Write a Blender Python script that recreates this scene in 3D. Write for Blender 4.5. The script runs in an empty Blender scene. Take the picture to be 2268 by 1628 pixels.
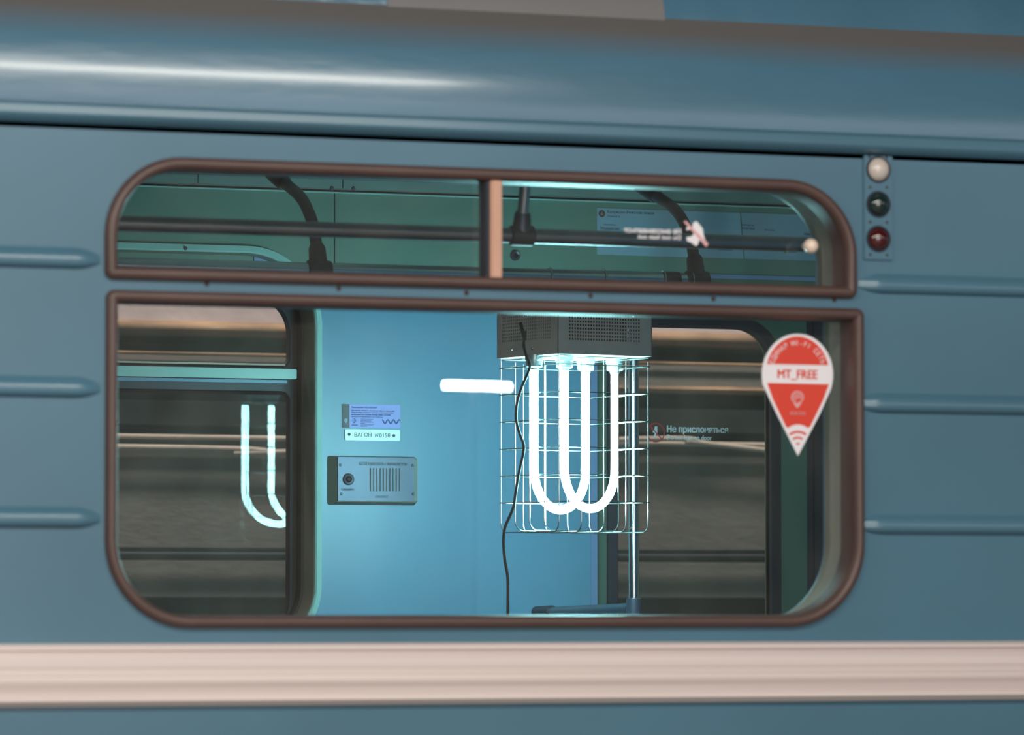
import bpy, bmesh, math, random
from mathutils import Vector, Matrix
random.seed(7)
C = bpy.context.scene.collection
scn = bpy.context.scene
# ------------------------------------------------------------------ camera
FP = 10630.0; TH = math.radians(21.6); HOR = 1345.0
PT = math.atan((HOR-814)/FP); DIST = 9.0; ZC = 1.1
CP = Vector((-DIST*math.sin(TH), -DIST*math.cos(TH), ZC))
FW = Vector((math.sin(TH)*math.cos(PT), math.cos(TH)*math.cos(PT), math.sin(PT)))
RT = Vector((math.cos(TH), -math.sin(TH), 0)); UP = RT.cross(FW)
cam = bpy.data.cameras.new('camera'); co = bpy.data.objects.new('camera', cam); C.objects.link(co)
co.location = CP; co.rotation_euler = (math.pi/2+PT, 0, -TH)
cam.sensor_width = 36; cam.lens = 36*FP/2268; cam.clip_end = 100
cam.dof.use_dof = True; cam.dof.focus_distance = 11.3; cam.dof.aperture_fstop = 4.4
scn.camera = co
# ------------------------------------------------------------------ world, exposure, station lights, added hall fill
w = bpy.data.worlds.new('world'); scn.world = w; w.use_nodes = True
w.node_tree.nodes['Background'].inputs[0].default_value = (0.75, 0.85, 1.0, 1)
w.node_tree.nodes['Background'].inputs[1].default_value = 0.25
scn.view_settings.view_transform = 'Standard'; scn.view_settings.look = 'None'
scn.view_settings.exposure = 0.0; scn.view_settings.gamma = 1.0; scn.view_settings.use_curve_mapping = False
def area(name, loc, sx, sy, power, col, rot=(0, 0, 0)):
    l = bpy.data.lights.new(name, 'AREA'); l.shape = 'RECTANGLE'; l.size = sx; l.size_y = sy
    l.energy = power; l.color = col
    o = bpy.data.objects.new(name, l); C.objects.link(o); o.location = loc; o.rotation_euler = rot
    return o
area('hall_light_row', (-3.1, -3.2, 3.4), 8.6, 0.20, 205, (1.0, 0.95, 0.86), (math.radians(25), 0, 0))
area('hall_light_far', (3.0, -10.5, 4.2), 14, 2.5, 260, (0.92, 0.96, 1.0), (math.radians(35), 0, 0))
area('hall_wall_fill', (-2.8, -15.8, 2.1), 9.5, 2.2, 630, (1.0, 0.91, 0.83), (math.radians(90), 0, 0))  # unseen warm fill, added to brighten the car interior and lamp box
area('tunnel_light', (1.0, 3.25, 3.5), 8.0, 0.25, 165, (1.0, 0.88, 0.83), (math.radians(12), 0, 0))

# ------------------------------------------------------------------ pixel helpers (pixel of the photograph -> point on a real plane)
def ray(u, v): return FW+RT*((u-1134)/FP)+UP*((814-v)/FP)
def at(u, v, Y):
    d = ray(u, v); t = (Y-CP.y)/d.y; return CP+d*t
def atx(u, v, X):
    d = ray(u, v); t = (X-CP.x)/d.x; return CP+d*t
def X(u, Y, v=1000): return at(u, v, Y).x
def Z(u, v, Y): return at(u, v, Y).z

# ------------------------------------------------------------------ materials
def srgb(c):
    return tuple(((x/255)/12.92 if x/255 <= .04045 else ((x/255+.055)/1.055)**2.4) for x in c)+(1,)
def mat(name, col, rough=.5, metal=0, noise=.0, nscale=8, bump=0, bscale=30, coat=0, col2=None, spec=.5, stretch=(1, 1, 1)):
    m = bpy.data.materials.new(name); m.use_nodes = True; nt = m.node_tree; b = nt.nodes['Principled BSDF']
    c = srgb(col); b.inputs['Base Color'].default_value = c
    b.inputs['Roughness'].default_value = rough; b.inputs['Metallic'].default_value = metal
    b.inputs['Specular IOR Level'].default_value = spec
    if coat: b.inputs['Coat Weight'].default_value = coat; b.inputs['Coat Roughness'].default_value = .12
    tc = nt.nodes.new('ShaderNodeTexCoord'); mp = nt.nodes.new('ShaderNodeMapping'); mp.inputs['Scale'].default_value = stretch
    nt.links.new(tc.outputs['Object'], mp.inputs['Vector'])
    n = nt.nodes.new('ShaderNodeTexNoise'); n.inputs['Scale'].default_value = nscale; n.inputs['Detail'].default_value = 6
    nt.links.new(mp.outputs[0], n.inputs['Vector'])
    r = nt.nodes.new('ShaderNodeValToRGB'); r.color_ramp.elements[0].position = .35; r.color_ramp.elements[1].position = .7
    k = 1-(noise or .04)
    r.color_ramp.elements[0].color = srgb(col2) if col2 else (c[0]*k, c[1]*k, c[2]*k, 1)
    r.color_ramp.elements[1].color = c
    nt.links.new(n.outputs['Fac'], r.inputs[0]); nt.links.new(r.outputs[0], b.inputs['Base Color'])
    if bump:
        n2 = nt.nodes.new('ShaderNodeTexNoise'); n2.inputs['Scale'].default_value = bscale; n2.inputs['Detail'].default_value = 4
        nt.links.new(mp.outputs[0], n2.inputs['Vector'])
        bp = nt.nodes.new('ShaderNodeBump'); bp.inputs['Strength'].default_value = bump; bp.inputs['Distance'].default_value = .01
        nt.links.new(n2.outputs['Fac'], bp.inputs['Height']); nt.links.new(bp.outputs[0], b.inputs['Normal'])
    return m
def glass_mat(name, tint=(.9, .97, .96), dirt=.02, r0=.05):
    m = bpy.data.materials.new(name); m.use_nodes = True; nt = m.node_tree; nt.nodes.clear()
    out = nt.nodes.new('ShaderNodeOutputMaterial'); tr = nt.nodes.new('ShaderNodeBsdfTransparent'); tr.inputs[0].default_value = tint+(1,)
    gl = nt.nodes.new('ShaderNodeBsdfGlossy'); gl.inputs['Roughness'].default_value = .0; df = nt.nodes.new('ShaderNodeBsdfDiffuse')
    df.inputs[0].default_value = (.55, .55, .5, 1)
    lw = nt.nodes.new('ShaderNodeLayerWeight'); lw.inputs[0].default_value = .5
    p = nt.nodes.new('ShaderNodeMath'); p.operation = 'POWER'; p.inputs[1].default_value = 5
    a = nt.nodes.new('ShaderNodeMath'); a.operation = 'MULTIPLY_ADD'; a.inputs[1].default_value = 1-r0; a.inputs[2].default_value = r0
    nt.links.new(lw.outputs['Facing'], p.inputs[0]); nt.links.new(p.outputs[0], a.inputs[0])
    m1 = nt.nodes.new('ShaderNodeMixShader'); nt.links.new(a.outputs[0], m1.inputs[0]); nt.links.new(tr.outputs[0], m1.inputs[1]); nt.links.new(gl.outputs[0], m1.inputs[2])
    n = nt.nodes.new('ShaderNodeTexNoise'); n.inputs['Scale'].default_value = 9; n.inputs['Detail'].default_value = 8
    tc = nt.nodes.new('ShaderNodeTexCoord'); nt.links.new(tc.outputs['Object'], n.inputs['Vector'])
    q = nt.nodes.new('ShaderNodeMath'); q.operation = 'MULTIPLY'; q.inputs[1].default_value = dirt*2; nt.links.new(n.outputs['Fac'], q.inputs[0])
    m2 = nt.nodes.new('ShaderNodeMixShader'); nt.links.new(q.outputs[0], m2.inputs[0]); nt.links.new(m1.outputs[0], m2.inputs[1]); nt.links.new(df.outputs[0], m2.inputs[2])
    nt.links.new(m2.outputs[0], out.inputs[0]); return m
def emit(name, col, s):
    m = bpy.data.materials.new(name); m.use_nodes = True; b = m.node_tree.nodes['Principled BSDF']
    b.inputs['Base Color'].default_value = (1, 1, 1, 1); b.inputs['Emission Color'].default_value = col+(1,); b.inputs['Emission Strength'].default_value = s
    return m
def height_tint(m, z0, z1, col, amt):
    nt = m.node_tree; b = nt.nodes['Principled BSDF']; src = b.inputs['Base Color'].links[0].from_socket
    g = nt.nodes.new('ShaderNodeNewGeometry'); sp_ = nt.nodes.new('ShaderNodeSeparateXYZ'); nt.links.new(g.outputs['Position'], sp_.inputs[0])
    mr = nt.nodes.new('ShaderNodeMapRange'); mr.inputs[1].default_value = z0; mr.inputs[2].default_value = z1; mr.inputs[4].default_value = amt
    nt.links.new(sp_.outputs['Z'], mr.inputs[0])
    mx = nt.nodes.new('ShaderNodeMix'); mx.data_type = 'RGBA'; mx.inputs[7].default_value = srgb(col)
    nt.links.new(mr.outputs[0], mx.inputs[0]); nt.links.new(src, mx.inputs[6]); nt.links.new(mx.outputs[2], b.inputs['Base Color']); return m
M = dict(
    paint=mat('blue_paint', (78, 119, 140), .32, 0, .12, 2.2, .05, 3, coat=.35),
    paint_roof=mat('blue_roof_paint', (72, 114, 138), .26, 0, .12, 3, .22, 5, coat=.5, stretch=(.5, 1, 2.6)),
    roof_top=mat('blue_roof_edge', (72, 114, 138), .24, 0, .12, 3, .5, 9, coat=.5),
    grey_patch=mat('grey_primer', (112, 112, 114), .6, 0, .08, 5),
    belt=mat('belt_aluminium', (228, 215, 210), .42, 0, .05, 1.2, stretch=(.3, 1, 60), col2=(208, 194, 192)),
    rubber=mat('brown_frame', (88, 68, 64), .42, 0, .15, 10),
    copper=mat('tan_mullion', (206, 160, 138), .45, 0, .08, 10),
    rust=mat('rust', (70, 46, 38), .7),
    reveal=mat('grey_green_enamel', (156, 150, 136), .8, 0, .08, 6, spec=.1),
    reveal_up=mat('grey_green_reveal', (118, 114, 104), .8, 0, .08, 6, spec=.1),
    reveal2=mat('olive_enamel', (116, 120, 108), .55, 0, .08, 6),
    pier=mat('pale_blue_laminate', (104, 146, 176), .38, 0, .05, 3),
    pier2=mat('pale_blue_edge', (124, 144, 186), .38),
    green=mat('pale_green_laminate', (98, 128, 118), .45, 0, .06, 5),
    door=mat('green_door', (88, 112, 100), .45, 0, .1, 4),
    mint=mat('mint_trim', (160, 200, 196), .35),
    cornice=mat('grey_cornice', (130, 140, 138), .5),
    ceiling=mat('cream_ceiling', (190, 196, 184), .5),
    dark=mat('black_seal', (30, 32, 38), .5), black=mat('black_plastic', (18, 19, 24), .4),
    navy=mat('navy_rubber', (34, 40, 54), .5),
    chrome=mat('chrome', (205, 208, 214), .2, 1, .05, 20), steel=mat('brushed_steel', (76, 82, 100), .4, .5, .1, 20),
    wire=mat('galvanised_wire', (196, 202, 202), .2, 1), castgrey=mat('cast_clamp', (64, 68, 78), .45, .6, .1, 30),
    rail=mat('dull_rail', (140, 140, 146), .32, 1, .08, 30),
    boxmetal=mat('lamp_box_metal', (228, 216, 212), .34, .15, .1, 18),
    holder=mat('frosted_holder', (190, 215, 220), .25, .3),
    floorm=mat('granite_floor', (150, 142, 134), .35, 0, .2, 9), hallwall=mat('beige_marble', (176, 164, 150), .4, 0, .15, 2),
    hallceil=mat('brown_grey_ceiling', (128, 114, 102), .8, 0, .1, 2),
    concrete=mat('sooty_concrete', (122, 117, 112), .85, 0, .16, 3, .3, 40, stretch=(.5, 1, 1)),
    plaster=mat('pink_plaster', (222, 206, 206), .85, 0, .14, 7, .2, 40),
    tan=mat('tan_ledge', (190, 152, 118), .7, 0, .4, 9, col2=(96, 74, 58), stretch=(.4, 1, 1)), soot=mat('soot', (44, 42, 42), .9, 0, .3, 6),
    cable=mat('dark_cable', (40, 44, 54), .6), pale=mat('pale_pipe', (200, 184, 170), .6, 0, .2, 6),
    white=mat('white_vinyl', (240, 236, 242), .4), red=mat('red_vinyl', (222, 66, 46), .4), redink=mat('red_ink', (205, 70, 84), .5),
    pink=mat('faded_red_ink', (225, 175, 178), .5),
    ink=mat('dark_ink', (34, 62, 84), .6), notice=mat('notice_paper', (160, 164, 236), .5), noticeink=mat('notice_ink', (52, 78, 140), .6),
    greyink=mat('grey_ink', (96, 96, 104), .6), paleink=mat('pale_ink', (150, 160, 190), .6), plate=mat('number_plate', (246, 255, 252), .4), map=mat('map_paper', (142, 166, 186), .5),
    orange=mat('orange_line', (196, 110, 80), .6), brownink=mat('brown_disc', (92, 52, 44), .6), greenink=mat('green_disc', (90, 150, 100), .6),
    lens_w=mat('white_lens', (205, 195, 188), .22, coat=.6), lens_g=mat('green_lens', (16, 42, 40), .12, coat=1), lens_r=mat('red_lens', (70, 16, 18), .12, coat=1),
    knob=mat('cream_knob', (238, 216, 200), .3, coat=.4),
    glass=glass_mat('window_glass', (.965, .985, .985)), glass_far=glass_mat('far_window_glass', (.90, .91, .89), .035, .014),
    uv=emit('uv_tube', (.44, .98, 1.0), 110), tubelamp=emit('station_tube', (1, .97, .98), 60),
)

height_tint(M['paint_roof'], 2.14, 2.20, (96, 88, 82), .85)      # brown-grey tint growing towards the roof edge
# ------------------------------------------------------------------ object helpers
OFF = {}
def root_of(o):
    while o.parent: o = o.parent
    return o
def fin(name, me, m, parent=None, smooth=False, extra=None):
    me.name = name
    if m and not me.materials: me.materials.append(m)
    if smooth:
        for p in me.polygons: p.use_smooth = True
        try: me.set_sharp_from_angle(angle=math.radians(40))
        except Exception: pass
    o = bpy.data.objects.new(name, me); C.objects.link(o)
    if parent:
        off = OFF.get(root_of(parent).name, Vector((0, 0, 0))); me.transform(Matrix.Translation(-off)); o.parent = parent
    else:
        vs = [v.co for v in me.vertices]
        c = Vector(((min(v.x for v in vs)+max(v.x for v in vs))/2, (min(v.y for v in vs)+max(v.y for v in vs))/2, min(v.z for v in vs)))
        me.transform(Matrix.Translation(-c)); o.location = c; OFF[o.name] = c
    if extra:
        for k, v in extra.items(): o[k] = v
    return o
def thing(name, loc, label, cat, group=None):
    o = bpy.data.objects.new(name, None); C.objects.link(o); o.location = loc; OFF[o.name] = Vector(loc)
    o.empty_display_size = .05; tag(o, label, cat, group); return o
def tag(o, label, cat, group=None):
    o['label'] = label; o['category'] = cat
    if group: o['group'] = group
    return o
def struct(o, label=None):
    o['kind'] = 'structure'
    if label: o['label'] = label
    return o
def pydata(vs, fs):
    me = bpy.data.meshes.new('m'); me.from_pydata([tuple(v) for v in vs], [], fs); me.update(); return me
def bmbox(bm, x0, x1, y0, y1, z0, z1):
    vs = [bm.verts.new((x, y, z)) for x in (x0, x1) for y in (y0, y1) for z in (z0, z1)]
    for f in ((0, 1, 3, 2), (4, 6, 7, 5), (0, 4, 5, 1), (2, 3, 7, 6), (0, 2, 6, 4), (1, 5, 7, 3)): bm.faces.new([vs[i] for i in f])
def box(name, x0, x1, y0, y1, z0, z1, m, parent=None, bev=0, **k):
    bm = bmesh.new(); bmbox(bm, x0, x1, y0, y1, z0, z1)
    if bev: bmesh.ops.bevel(bm, geom=bm.edges[:], offset=bev, segments=2, affect='EDGES')
    me = bpy.data.meshes.new('m'); bm.to_mesh(me); bm.free(); return fin(name, me, m, parent, **k)
def tube(name, pts, r, m, parent=None, closed=False, seg=10, merge=None):
    pts = [Vector(p) for p in pts]; n = len(pts); vs = []; fs = []
    T = []
    for i in range(n):
        a = pts[(i-1) % n] if (closed or i > 0) else pts[i]; b = pts[(i+1) % n] if (closed or i < n-1) else pts[i]
        T.append((b-a).normalized())
    nrm = T[0].orthogonal().normalized()
    for i in range(n):
        nrm = (nrm-T[i]*nrm.dot(T[i])).normalized(); bn = T[i].cross(nrm)
        rr = r[i] if isinstance(r, (list, tuple)) else r
        for k in range(seg):
            a = 2*math.pi*k/seg; vs.append(pts[i]+nrm*math.cos(a)*rr+bn*math.sin(a)*rr)
    for i in range(n if closed else n-1):
        j = (i+1) % n
        for k in range(seg): fs.append((i*seg+k, i*seg+(k+1) % seg, j*seg+(k+1) % seg, j*seg+k))
    if not closed: fs.append(tuple(range(seg))[::-1]); fs.append(tuple((n-1)*seg+k for k in range(seg)))
    if merge is not None:
        o = len(merge[0]); merge[0].extend(vs); merge[1].extend(tuple(i+o for i in f) for f in fs); return
    return fin(name, pydata(vs, fs), m, parent, smooth=True)
def spline(pts, n=8):
    P = [Vector(p) for p in pts]; P = [P[0]*2-P[1]]+P+[P[-1]*2-P[-2]]; out = []
    for i in range(1, len(P)-2):
        for k in range(n):
            t = k/n; a, b, c, d = P[i-1:i+3]
            out.append(.5*((2*b)+(c-a)*t+(2*a-5*b+4*c-d)*t*t+(3*b-a-3*c+d)*t**3))
    out.append(P[-2]); return out
def rrect(x0, x1, z0, z1, r=(0, 0, 0, 0), n=12):           # radii: bl, br, tr, tl ; counter-clockwise in x,z
    out = []
    for (cx, cz, rr, a0) in ((x0, z0, r[0], 180), (x1, z0, r[1], 270), (x1, z1, r[2], 0), (x0, z1, r[3], 90)):
        rr = max(rr, .0005); sx = 1 if cx == x0 else -1; sz = 1 if cz == z0 else -1; k = n if rr > .01 else 3
        for i in range(k+1):
            a = math.radians(a0+90*i/k); out.append((cx+sx*rr+rr*math.cos(a), cz+sz*rr+rr*math.sin(a)))
    return out
def circ(cx, cz, r, n=24, rz=None): return [(cx+r*math.cos(2*math.pi*i/n), cz+(rz or r)*math.sin(2*math.pi*i/n)) for i in range(n)]
def plate_mesh(outer, holes, y0, y1):
    cu = bpy.data.curves.new('c', 'CURVE'); cu.dimensions = '2D'; cu.fill_mode = 'BOTH'; cu.extrude = abs(y1-y0)/2
    for path in [outer]+list(holes):
        s = cu.splines.new('POLY'); s.points.add(len(path)-1); s.use_cyclic_u = True
        for p, q in zip(s.points, path): p.co = (q[0], q[1], 0, 1)
    o = bpy.data.objects.new('t', cu); C.objects.link(o); dg = bpy.context.evaluated_depsgraph_get(); dg.update()
    me = bpy.data.meshes.new_from_object(o.evaluated_get(dg)); bpy.data.objects.remove(o); bpy.data.curves.remove(cu)
    me.materials.clear()
    me.transform(Matrix(((1, 0, 0, 0), (0, 0, -1, (y0+y1)/2), (0, 1, 0, 0), (0, 0, 0, 1)))); return me
def plate(name, outer, holes, y0, y1, m, parent=None, **k): return fin(name, plate_mesh(outer, holes, y0, y1), m, parent, **k)
def ring(name, path, prof, m, parent=None, closed_prof=False):   # sweep (n,y) profile round a closed ccw x,z path, n = outward
    n = len(path); k = len(prof); vs = []; fs = []
    for i in range(n):
        a = Vector(path[i-1]); b = Vector(path[i]); c = Vector(path[(i+1) % n])
        d1 = (b-a).normalized(); d2 = (c-b).normalized()
        n1 = Vector((d1.y, -d1.x)); n2 = Vector((d2.y, -d2.x)); mm = (n1+n2)
        mm = mm/max(mm.dot(n1), .3)
        for (o_, y) in prof: vs.append((b.x+mm.x*o_, y, b.y+mm.y*o_))
    for i in range(n):
        j = (i+1) % n
        for q in range(k if closed_prof else k-1): fs.append((i*k+q, i*k+(q+1) % k, j*k+(q+1) % k, j*k+q))
    return fin(name, pydata(vs, fs), m, parent, smooth=True)
def sweepx(name, prof, x0, x1, m, parent=None, nx=1, closed=False, smooth=True, f=None):
    k = len(prof); vs = []; fs = []
    for i in range(nx+1):
        x = x0+(x1-x0)*i/nx
        for (y, z) in prof: vs.append((x, y, z))
    for i in range(nx):
        for q in range(k if closed else k-1): fs.append((i*k+q, (i+1)*k+q, (i+1)*k+(q+1) % k, i*k+(q+1) % k))
    if closed: fs.append(tuple(range(k))); fs.append(tuple(range(nx*k, nx*k+k))[::-1])
    return fin(name, pydata(vs, fs), m, parent, smooth=smooth)
def lathe(name, prof, centre, axis, m, parent=None, seg=24):    # prof (r, h) along axis
    ax = Vector(axis).normalized(); a = ax.orthogonal().normalized(); b = ax.cross(a); c = Vector(centre); vs = []; fs = []; k = len(prof)
    for i in range(seg):
        t = 2*math.pi*i/seg
        for (r, h) in prof: vs.append(c+ax*h+(a*math.cos(t)+b*math.sin(t))*max(r, 1e-5))
    for i in range(seg):
        j = (i+1) % seg
        for q in range(k-1): fs.append((i*k+q, i*k+q+1, j*k+q+1, j*k+q))
    me = pydata(vs, fs); bm = bmesh.new(); bm.from_mesh(me); bmesh.ops.remove_doubles(bm, verts=bm.verts[:], dist=2e-5)
    bmesh.ops.recalc_face_normals(bm, faces=bm.faces[:]); bm.to_mesh(me); bm.free()
    return fin(name, me, m, parent, smooth=True)
def text_mesh(s, bold=0, shear=0, ex=.02):
    cu = bpy.data.curves.new('t', 'FONT'); cu.body = s; cu.size = 1; cu.extrude = ex; cu.offset = bold; cu.shear = shear; cu.resolution_u = 3
    o = bpy.data.objects.new('t', cu); C.objects.link(o); dg = bpy.context.evaluated_depsgraph_get(); dg.update()
    me = bpy.data.meshes.new_from_object(o.evaluated_get(dg)); bpy.data.objects.remove(o); bpy.data.curves.remove(cu); me.materials.clear(); return me
def text(name, s, u0, u1, v0, v1, Y, m, parent=None, bold=0, shear=0, mirror=False, depth=.0006):
    """lettering that fills the box u0..u1, v0..v1 of the photograph on the plane y=Y, facing the platform"""
    me = text_mesh(s, 0, shear)
    if bold:                                   # heavier strokes: the outline laid down three times, slightly shifted
        V = [v.co.copy() for v in me.vertices]; F = [tuple(p.vertices) for p in me.polygons]; n = len(V)
        me = pydata([v+Vector((dx, dy, dz)) for dx, dy, dz in ((0, 0, 0), (bold, 0, .0), (bold/2, bold/2, .0))  for v in V], [tuple(q+k*n for q in f) for k in range(3) for f in F])
    vs = me.vertices; n1 = len(vs)//3 if bold else len(vs)
    a = min(v.co.x for v in vs); b = max(v.co.x for v in vs); c = min(v.co.y for v in vs); d = max(v.co.y for v in vs)
    um = (u0+u1)/2; x0 = at(u0, v0, Y).x; x1 = at(u1, v0, Y).x; z1 = at(um, v0, Y).z; z0 = at(um, v1, Y).z
    for v in vs:
        t = (v.co.x-a)/(b-a)
        if mirror: t = 1-t
        v.co = Vector((x0+(x1-x0)*t, Y+(depth if v.co.z < 0 else 0)-depth-.0002*(v.index//n1), z0+(z1-z0)*(v.co.y-c)/(d-c)))
    return fin(name, me, m, parent)
def copies(o, pts, parent):
    for p in pts:
        c = o.copy(); C.objects.link(c); c.location = Vector(p); c.parent = parent
def dots(name, prof, pts, axis, m, parent, seg=14):
    """alike small round pieces: one mesh, shared"""
    off = OFF.get(root_of(parent).name, Vector((0, 0, 0)))
    o = lathe(name, prof, off, axis, m, parent, seg); o.location = Vector(pts[0])-off
    for p in pts[1:]:
        c = o.copy(); C.objects.link(c); c.location = Vector(p)-off
    return o

# ------------------------------------------------------------------ setting: station hall and track wall
struct(box('floor', -14, 14, -16, -.12, -.3, 0, M['floorm']))
struct(box('wall_hall', -14, 14, -16.3, -16, 0, 4.6, M['hallwall']))
struct(box('ceiling', -14, 14, -16.3, 5, 4.6, 4.8, M['hallceil']))
YT = 4.0
def zt(v, u=450): return Z(u, v, YT)
prof = []
for (y, v) in ((0, -400), (0, 718), (.22, 722), (.22, 779), (-.03, 783), (-.035, 838), (.16, 856), (.16, 884), (.0, 888), (-.005, 940), (.12, 944), (.12, 962), (.03, 966), (.03, 986), (.02, 1000), (.02, 1212), (.1, 1216), (.1, 1238), (.02, 1242), (.02, 1322), (.2, 1326), (.2, 1420), (0, 1440), (0, 2200)):
    prof.append((YT+y, zt(v)))
wt = struct(sweepx('wall_track', prof, -6, 9, M['concrete'], smooth=False))
OFFW = OFF[wt.name]
box('plaster_band', -6, 9, YT-.012, YT+.01, zt(716), zt(300), M['plaster'], wt)
lp = [(YT+.02, zt(712))]+[(YT-.035*math.sin(a)-.01, zt(729)+(zt(712)-zt(729))*math.cos(a)) for a in [math.pi*i/8 for i in range(9)]]+[(YT+.02, zt(747))]
sweepx('ledge', lp, -6, 9, M['tan'], wt, closed=True)
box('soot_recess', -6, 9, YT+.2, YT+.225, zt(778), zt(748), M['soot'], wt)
lp = [(YT+.01, zt(837))]+[(YT-.03-.03*math.sin(a), zt(845)+(zt(837)-zt(845))*math.cos(a)) for a in [math.pi*i/8 for i in range(9)]]+[(YT+.01, zt(853))]
sweepx('ledge', lp, -6, 9, M['tan'], wt, closed=True)
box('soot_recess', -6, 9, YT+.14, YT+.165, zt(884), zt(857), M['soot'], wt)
tube('thin_pipe', [(-6, YT-.045, zt(786)), (9, YT-.045, zt(786))], .005, M['tan'], wt)
box('soot_recess', -6, 9, YT+.1, YT+.125, zt(961), zt(945), M['soot'], wt)
tube('pale_pipe', [(-6, YT-.01, zt(969)), (9, YT-.01, zt(969))], .0075, M['pale'], wt)
tube('cable', spline([(-2, YT-.02, Z(300, 993, YT)), at(430, 992, YT-.02), at(560, 1003, YT-.02), at(1430, 972, YT-.03), at(1560, 982, YT-.03), at(1700, 998, YT-.03), (5, YT-.02, 1.30)], 6), .008, M['pale'], wt)
for v in (1214, 1228): tube('cable', [(-6, YT-.01, zt(v)), (2.0, YT-.01, zt(v)), (9, YT-.01, zt(v)+.02)], .007 if v > 1220 else .004, M['cable'], wt)
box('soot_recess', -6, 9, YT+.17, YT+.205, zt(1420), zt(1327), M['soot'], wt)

# ------------------------------------------------------------------ metro car
car = thing('metro_car', (0, 1.36, 0), 'blue metro car with brown-framed window and pale metal belt along its side', 'train')
PX0, PX1 = -3.0, 3.2
upath = rrect(-.785, .702, 1.708, 1.9105, (.004, .004, .135, .135))
lpath = rrect(-.783, .717, 1.0735, 1.665, (.15, .15, .004, .004))
plate('side_panel', rrect(PX0, PX1, .3, 1.985), [upath, lpath], 0, .004, M['paint'], car)
# embossed ribs, left and right of the window
def rib(xa, xb, z, h=.0165, dep=.0155):
    cs = [(-.019, .0006), (-.017, -.001), (-.0150, -.007), (-.0120, -.0122), (-.007, -.0148), (-.001, -.0148), (.004, -.0140), (.009, -.0122), (.0125, -.0095), (.016, -.005), (.0195, -.001), (.023, .0006)]
    vs = []; fs = []; n = len(cs); xs = []
    for i in range(7): xs.append((i/6*.05, math.sin(math.pi/2*(.05+.95*i/6))))
    xs = xs+[(xb-xa-d, s) for d, s in xs[::-1]]
    for (dx, s) in xs:
        for (zz, y) in cs: vs.append((xa+dx, y*s+.0004*(1-s), z+zz*(.45+.55*s)))
    for i in range(len(xs)-1):
        for q in range(n-1): fs.append((i*n+q, (i+1)*n+q, (i+1)*n+q+1, i*n+q+1))
    me = pydata(vs, fs); bm = bmesh.new(); bm.from_mesh(me); bmesh.ops.recalc_face_normals(bm, faces=bm.faces[:]); 
    f0 = min(bm.faces, key=lambda f: f.calc_center_median().y)
    if f0.normal.y > 0: bmesh.ops.reverse_faces(bm, faces=bm.faces[:])
    bm.to_mesh(me); bm.free()
    fin('rib', me, M['paint'], car, smooth=True)
for vL, vR in ((573, 634), (859, 897), (1148, 1164)):
    rib(-3.0, X(222, 0, vL), Z(110, vL, 0)); rib(X(1901, 0, vR), 3.2, Z(2080, vR, 0))
# drip moulding, shoulder and roof edge
zm = 1.998
mp = [(.001, zm-.022), (-.012, zm-.0205), (-.022, zm-.014), (-.028, zm-.009), (-.0296, zm-.005), (-.0294, zm-.004), (-.0273, zm+.0085), (-.0271, zm+.0095), (-.0235, zm+.0135), (-.012, zm+.017), (.002, zm+.020)]
sweepx('drip_moulding', mp, PX0, PX1, M['paint'], car, nx=1)
R_ = .50; sp = []
z0 = zm+.014
sp = [(0, zm-.03), (0, z0)]
for i in range(1, 25):
    a = math.radians(27.0)*i/24; sp.append((R_*(1-math.cos(a)), z0+R_*math.sin(a)))
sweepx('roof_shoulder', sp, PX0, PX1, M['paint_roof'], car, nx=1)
ye, ze = sp[-1]
zr = Z(1300, 53, ye-.004)
rf = [(ye+.004, zr-.004), (ye-.005, zr-.003), (ye-.007, zr+.001)]
for i in range(0, 12):
    a = math.radians(8+5*i); rf.append((rf[-1][0]+.018*math.sin(a)*.9, rf[-1][1]+.018*math.cos(a)))
yy, zz = rf[-1]
rf += [(yy+.3, zz+.10), (1.36, zz+.2), (2.3, zz+.1), (2.6, zz-.05), (2.72, zz-.3), (2.72, 2.0)]
roof = sweepx('roof_panel', rf, PX0, PX1, M['roof_top'], car, nx=1)
pr = [(y-.0012, z) for (y, z) in rf[2:9]]
xg0, xg1 = X(1130, ye, 30), X(1470, ye, 30)
sweepx('grey_patch', [(p[0], p[1]) for p in pr], xg0-.25, xg1, M['grey_patch'], car)['label'] = 'unpainted grey patch on the roof edge'
# belt strip
zb1, zb0 = 1.0325, .9195
def zz_(t): return zb1+(zb0-zb1)*t
bp = [(.001, zz_(-.02)), (-.010, zz_(0)), (-.016, zz_(.03)), (-.017, zz_(.09)), (-.012, zz_(.115)), (-.012, zz_(.135)), (-.017, zz_(.16)), (-.020, zz_(.30)), (-.021, zz_(.38)), (-.0195, zz_(.39)), (-.021, zz_(.41)), (-.021, zz_(.50)), (-.0195, zz_(.51)), (-.021, zz_(.53)),
      (-.0205, zz_(.64)), (-.0175, zz_(.67)), (-.0155, zz_(.80)), (-.0155, zz_(.835)), (-.020, zz_(.85)), (-.022, zz_(.90)), (-.019, zz_(.935)), (-.013, zz_(.95)), (-.010, zz_(.985)), (.001, zz_(1.0))]
sweepx('belt_strip', bp, PX0, PX1, M['belt'], car, smooth=True)
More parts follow.
